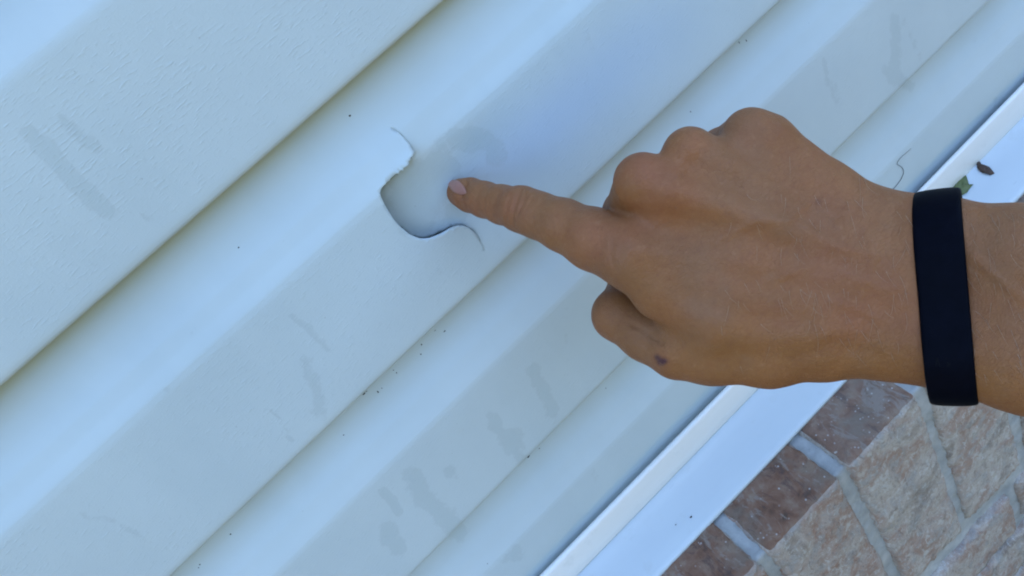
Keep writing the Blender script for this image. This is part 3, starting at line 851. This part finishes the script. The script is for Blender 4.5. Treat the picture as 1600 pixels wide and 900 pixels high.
# ------------------------------------------------------------------ small things
def panel_point(px, py):
    """surface point on whichever course is seen at a pixel"""
    best = None
    for zb, fh, pi_ in ((-.1105, .072, .115), (.0045, .068, .1095), (ZB, FH, PI_), (.2290, .076, .1145)):
        P = profile(zb, fh, pi_)[1]; y = -.012
        for _ in range(30):
            p = at(px, py, y); y = .5*y+.5*np.interp(p[2], P[4:, 1], P[4:, 0])
        if zb-.0005 <= p[2] <= zb+pi_: best = p
    if best is None: best = at(px, py, LIPY)
    best[1] = best[1]+waviness(best[0], best[2])*.6
    return best
def blob(name, p, r, mat, parent, seed, stretch=(1, .5, 1)):
    rr = np.random.default_rng(seed); V = []; F = []
    n, m = 7, 5
    for j in range(1, m):
        for i in range(n):
            a = 2*math.pi*i/n; b = math.pi*j/m; k = r*rr.uniform(.7, 1.25)
            V.append((p[0]+k*stretch[0]*math.cos(a)*math.sin(b), p[1]+k*stretch[1]*math.cos(b), p[2]+k*stretch[2]*math.sin(a)*math.sin(b)))
    V.append((p[0], p[1]+r*stretch[1], p[2])); V.append((p[0], p[1]-r*stretch[1], p[2]))
    for j in range(m-2):
        for i in range(n): F.append((j*n+i, j*n+(i+1) % n, (j+1)*n+(i+1) % n, (j+1)*n+i))
    t, b = len(V)-2, len(V)-1
    for i in range(n): F.append((t, (i+1) % n, i)); F.append((b, (m-2)*n+i, (m-2)*n+(i+1) % n))
    return meshobj(name, V, F, mat, parent)
SPECKS = [(547,181,.9,(1.3,.5,.8)),(373,387,.7,(1,.5,1)),(591,613,1.0,(.6,.5,1.5)),(597,607,.5,(1,.5,1)),(1080,175,.7,(.6,.5,1.4)),(1167,64,.8,(.5,.5,1.9)),(1156,67,.8,(.4,.5,2.2)),
          (360,834,.7,(1,.5,1)),(947,607,.6,(1,.5,1)),(826,714,1.1,(1.4,.5,.7)),(843,701,.6,(1,.5,1)),(695,518,.8,(1.6,.4,.6)),(680,517,.5,(2.4,.4,.4)),(659,539,.7,(1,.5,1)),(658,554,.7,(.8,.5,1.3)),
          (620,583,.6,(1,.5,1)),(615,579,.5,(1,.5,1)),(569,616,1.0,(1.4,.5,.8)),(537,680,.6,(1,.5,1)),(312,881,.6,(1,.5,1)),(310,886,.5,(1,.5,1)),(761,880,.5,(1,.5,1)),(573,612,.6,(1.5,.5,.6))]
for i, (a, b, r, s) in enumerate(SPECKS):
    blob('dirt_speck', panel_point(a, b), r*.0006, M_DIRT, wall, i, s)
def flash_pt(px, py):
    n = np.array([0, -math.sin(math.radians(9.3)), math.cos(math.radians(9.3))]); P0 = np.array([0, -.040, -.0957])
    d = FV+RV*(px-800)/FPX-UV*(py-450)/FPX
    return CAM+d*((P0-CAM)@n)/(d@n), n
for i, (a, b, r) in enumerate(((1080,808,.0007),(1056,820,.0004))):
    p, n = flash_pt(a, b); blob('dirt_speck', p+n*.0002, r, M_DIRT, wall, 50+i, (1.2, .7, .6))
def leaf(name, pts, mat, label, curl, seed):
    """outline given on the flashing; triangulated fan with a raised, curled centre"""
    P = [flash_pt(a, b)[0] for a, b in pts]; n = flash_pt(*pts[0])[1]; c = np.mean(P, 0); V = []; F = []; rr = np.random.default_rng(seed)
    m = len(P); rings = 5
    for k in range(1, rings+1):
        for i, p in enumerate(P):
            t = k/rings; q = c+(p-c)*t
            V.append(q+n*(.0010+curl*(1-t**2)*(1+.3*math.sin(i*1.7))+.0004*math.sin(i*2.3+k)*t+rr.uniform(0, .0002)))
    V.append(c+n*(.0010+curl*.6))
    for i in range(m): F.append((m*rings, i, (i+1) % m))
    for k in range(rings-1):
        for i in range(m): F.append((k*m+i, (k+1)*m+i, (k+1)*m+(i+1) % m, k*m+(i+1) % m))
    o = meshobj(name, V, F, mat)
    if sum(p.normal.z for p in o.data.polygons) < 0: o.data.flip_normals()
    s = o.modifiers.new('thickness', 'SOLIDIFY'); s.thickness = .0004; s.offset = -1
    tag(o, label, 'leaf')
    return o
leaf('green_leaf', [(1477,303),(1485,293),(1495,282),(1504,272),(1510,277),(1513,286),(1515,291),(1521,290),(1515,296),(1511,303),(1500,308),(1488,310)], M_LEAFG, 'dull green leaf scrap caught on the white flashing just above the black wristband', .0016, 1)
leaf('brown_leaf', [(1526,259),(1530,257),(1540,260),(1546,262),(1550,268),(1554,272),(1548,275),(1540,273),(1532,270),(1528,266)], M_LEAFB, 'small reddish-brown curled leaf on the white flashing beside the green scrap', .0020, 2)
leaf('dark_leaf_stalk', [(1516,254),(1521,250),(1526,246),(1529,252),(1533,257),(1530,262),(1524,258),(1518,257)], M_LEAFB, 'dark crumpled leaf fragment tucked under the channel edge, touching the brown leaf', .0010, 3)
def strand(pts, r0, label):
    Q = np.array([panel_point(a, b) for a, b in pts])
    # catmull-rom smoothing
    S = []
    for i in range(len(Q)-1):
        p0, p1, p2, p3 = Q[max(i-1, 0)], Q[i], Q[i+1], Q[min(i+2, len(Q)-1)]
        for t in np.linspace(0, 1, 8, endpoint=False):
            S.append(.5*((2*p1)+(-p0+p2)*t+(2*p0-5*p1+4*p2-p3)*t*t+(-p0+3*p1-3*p2+p3)*t**3))
    S.append(Q[-1]); S = np.array(S)-np.array([0, .0004, 0]); V = []; F = []; n = 5
    for i, p in enumerate(S):
        t = S[min(i+1, len(S)-1)]-S[max(i-1, 0)]; t /= np.linalg.norm(t); a = np.cross(t, [0, 1, 0]); a /= np.linalg.norm(a); b = np.cross(a, t)
        r = r0*(1-.6*i/len(S))
        for k in range(n): V.append(p+r*(math.cos(k*1.2566)*a+math.sin(k*1.2566)*b))
    for i in range(len(S)-1):
        for k in range(n): F.append((i*n+k, i*n+(k+1) % n, (i+1)*n+(k+1) % n, (i+1)*n+k))
    return tag(meshobj('hair_strand', V, F, M_STRAND), label, 'hair')
strand([(1390,300),(1399,292),(1408,280),(1412,269),(1409,261),(1402,256),(1407,247),(1416,239),(1424,232)], .00022, 'thin dark curled hair stuck to the lowest siding course above the wristband')
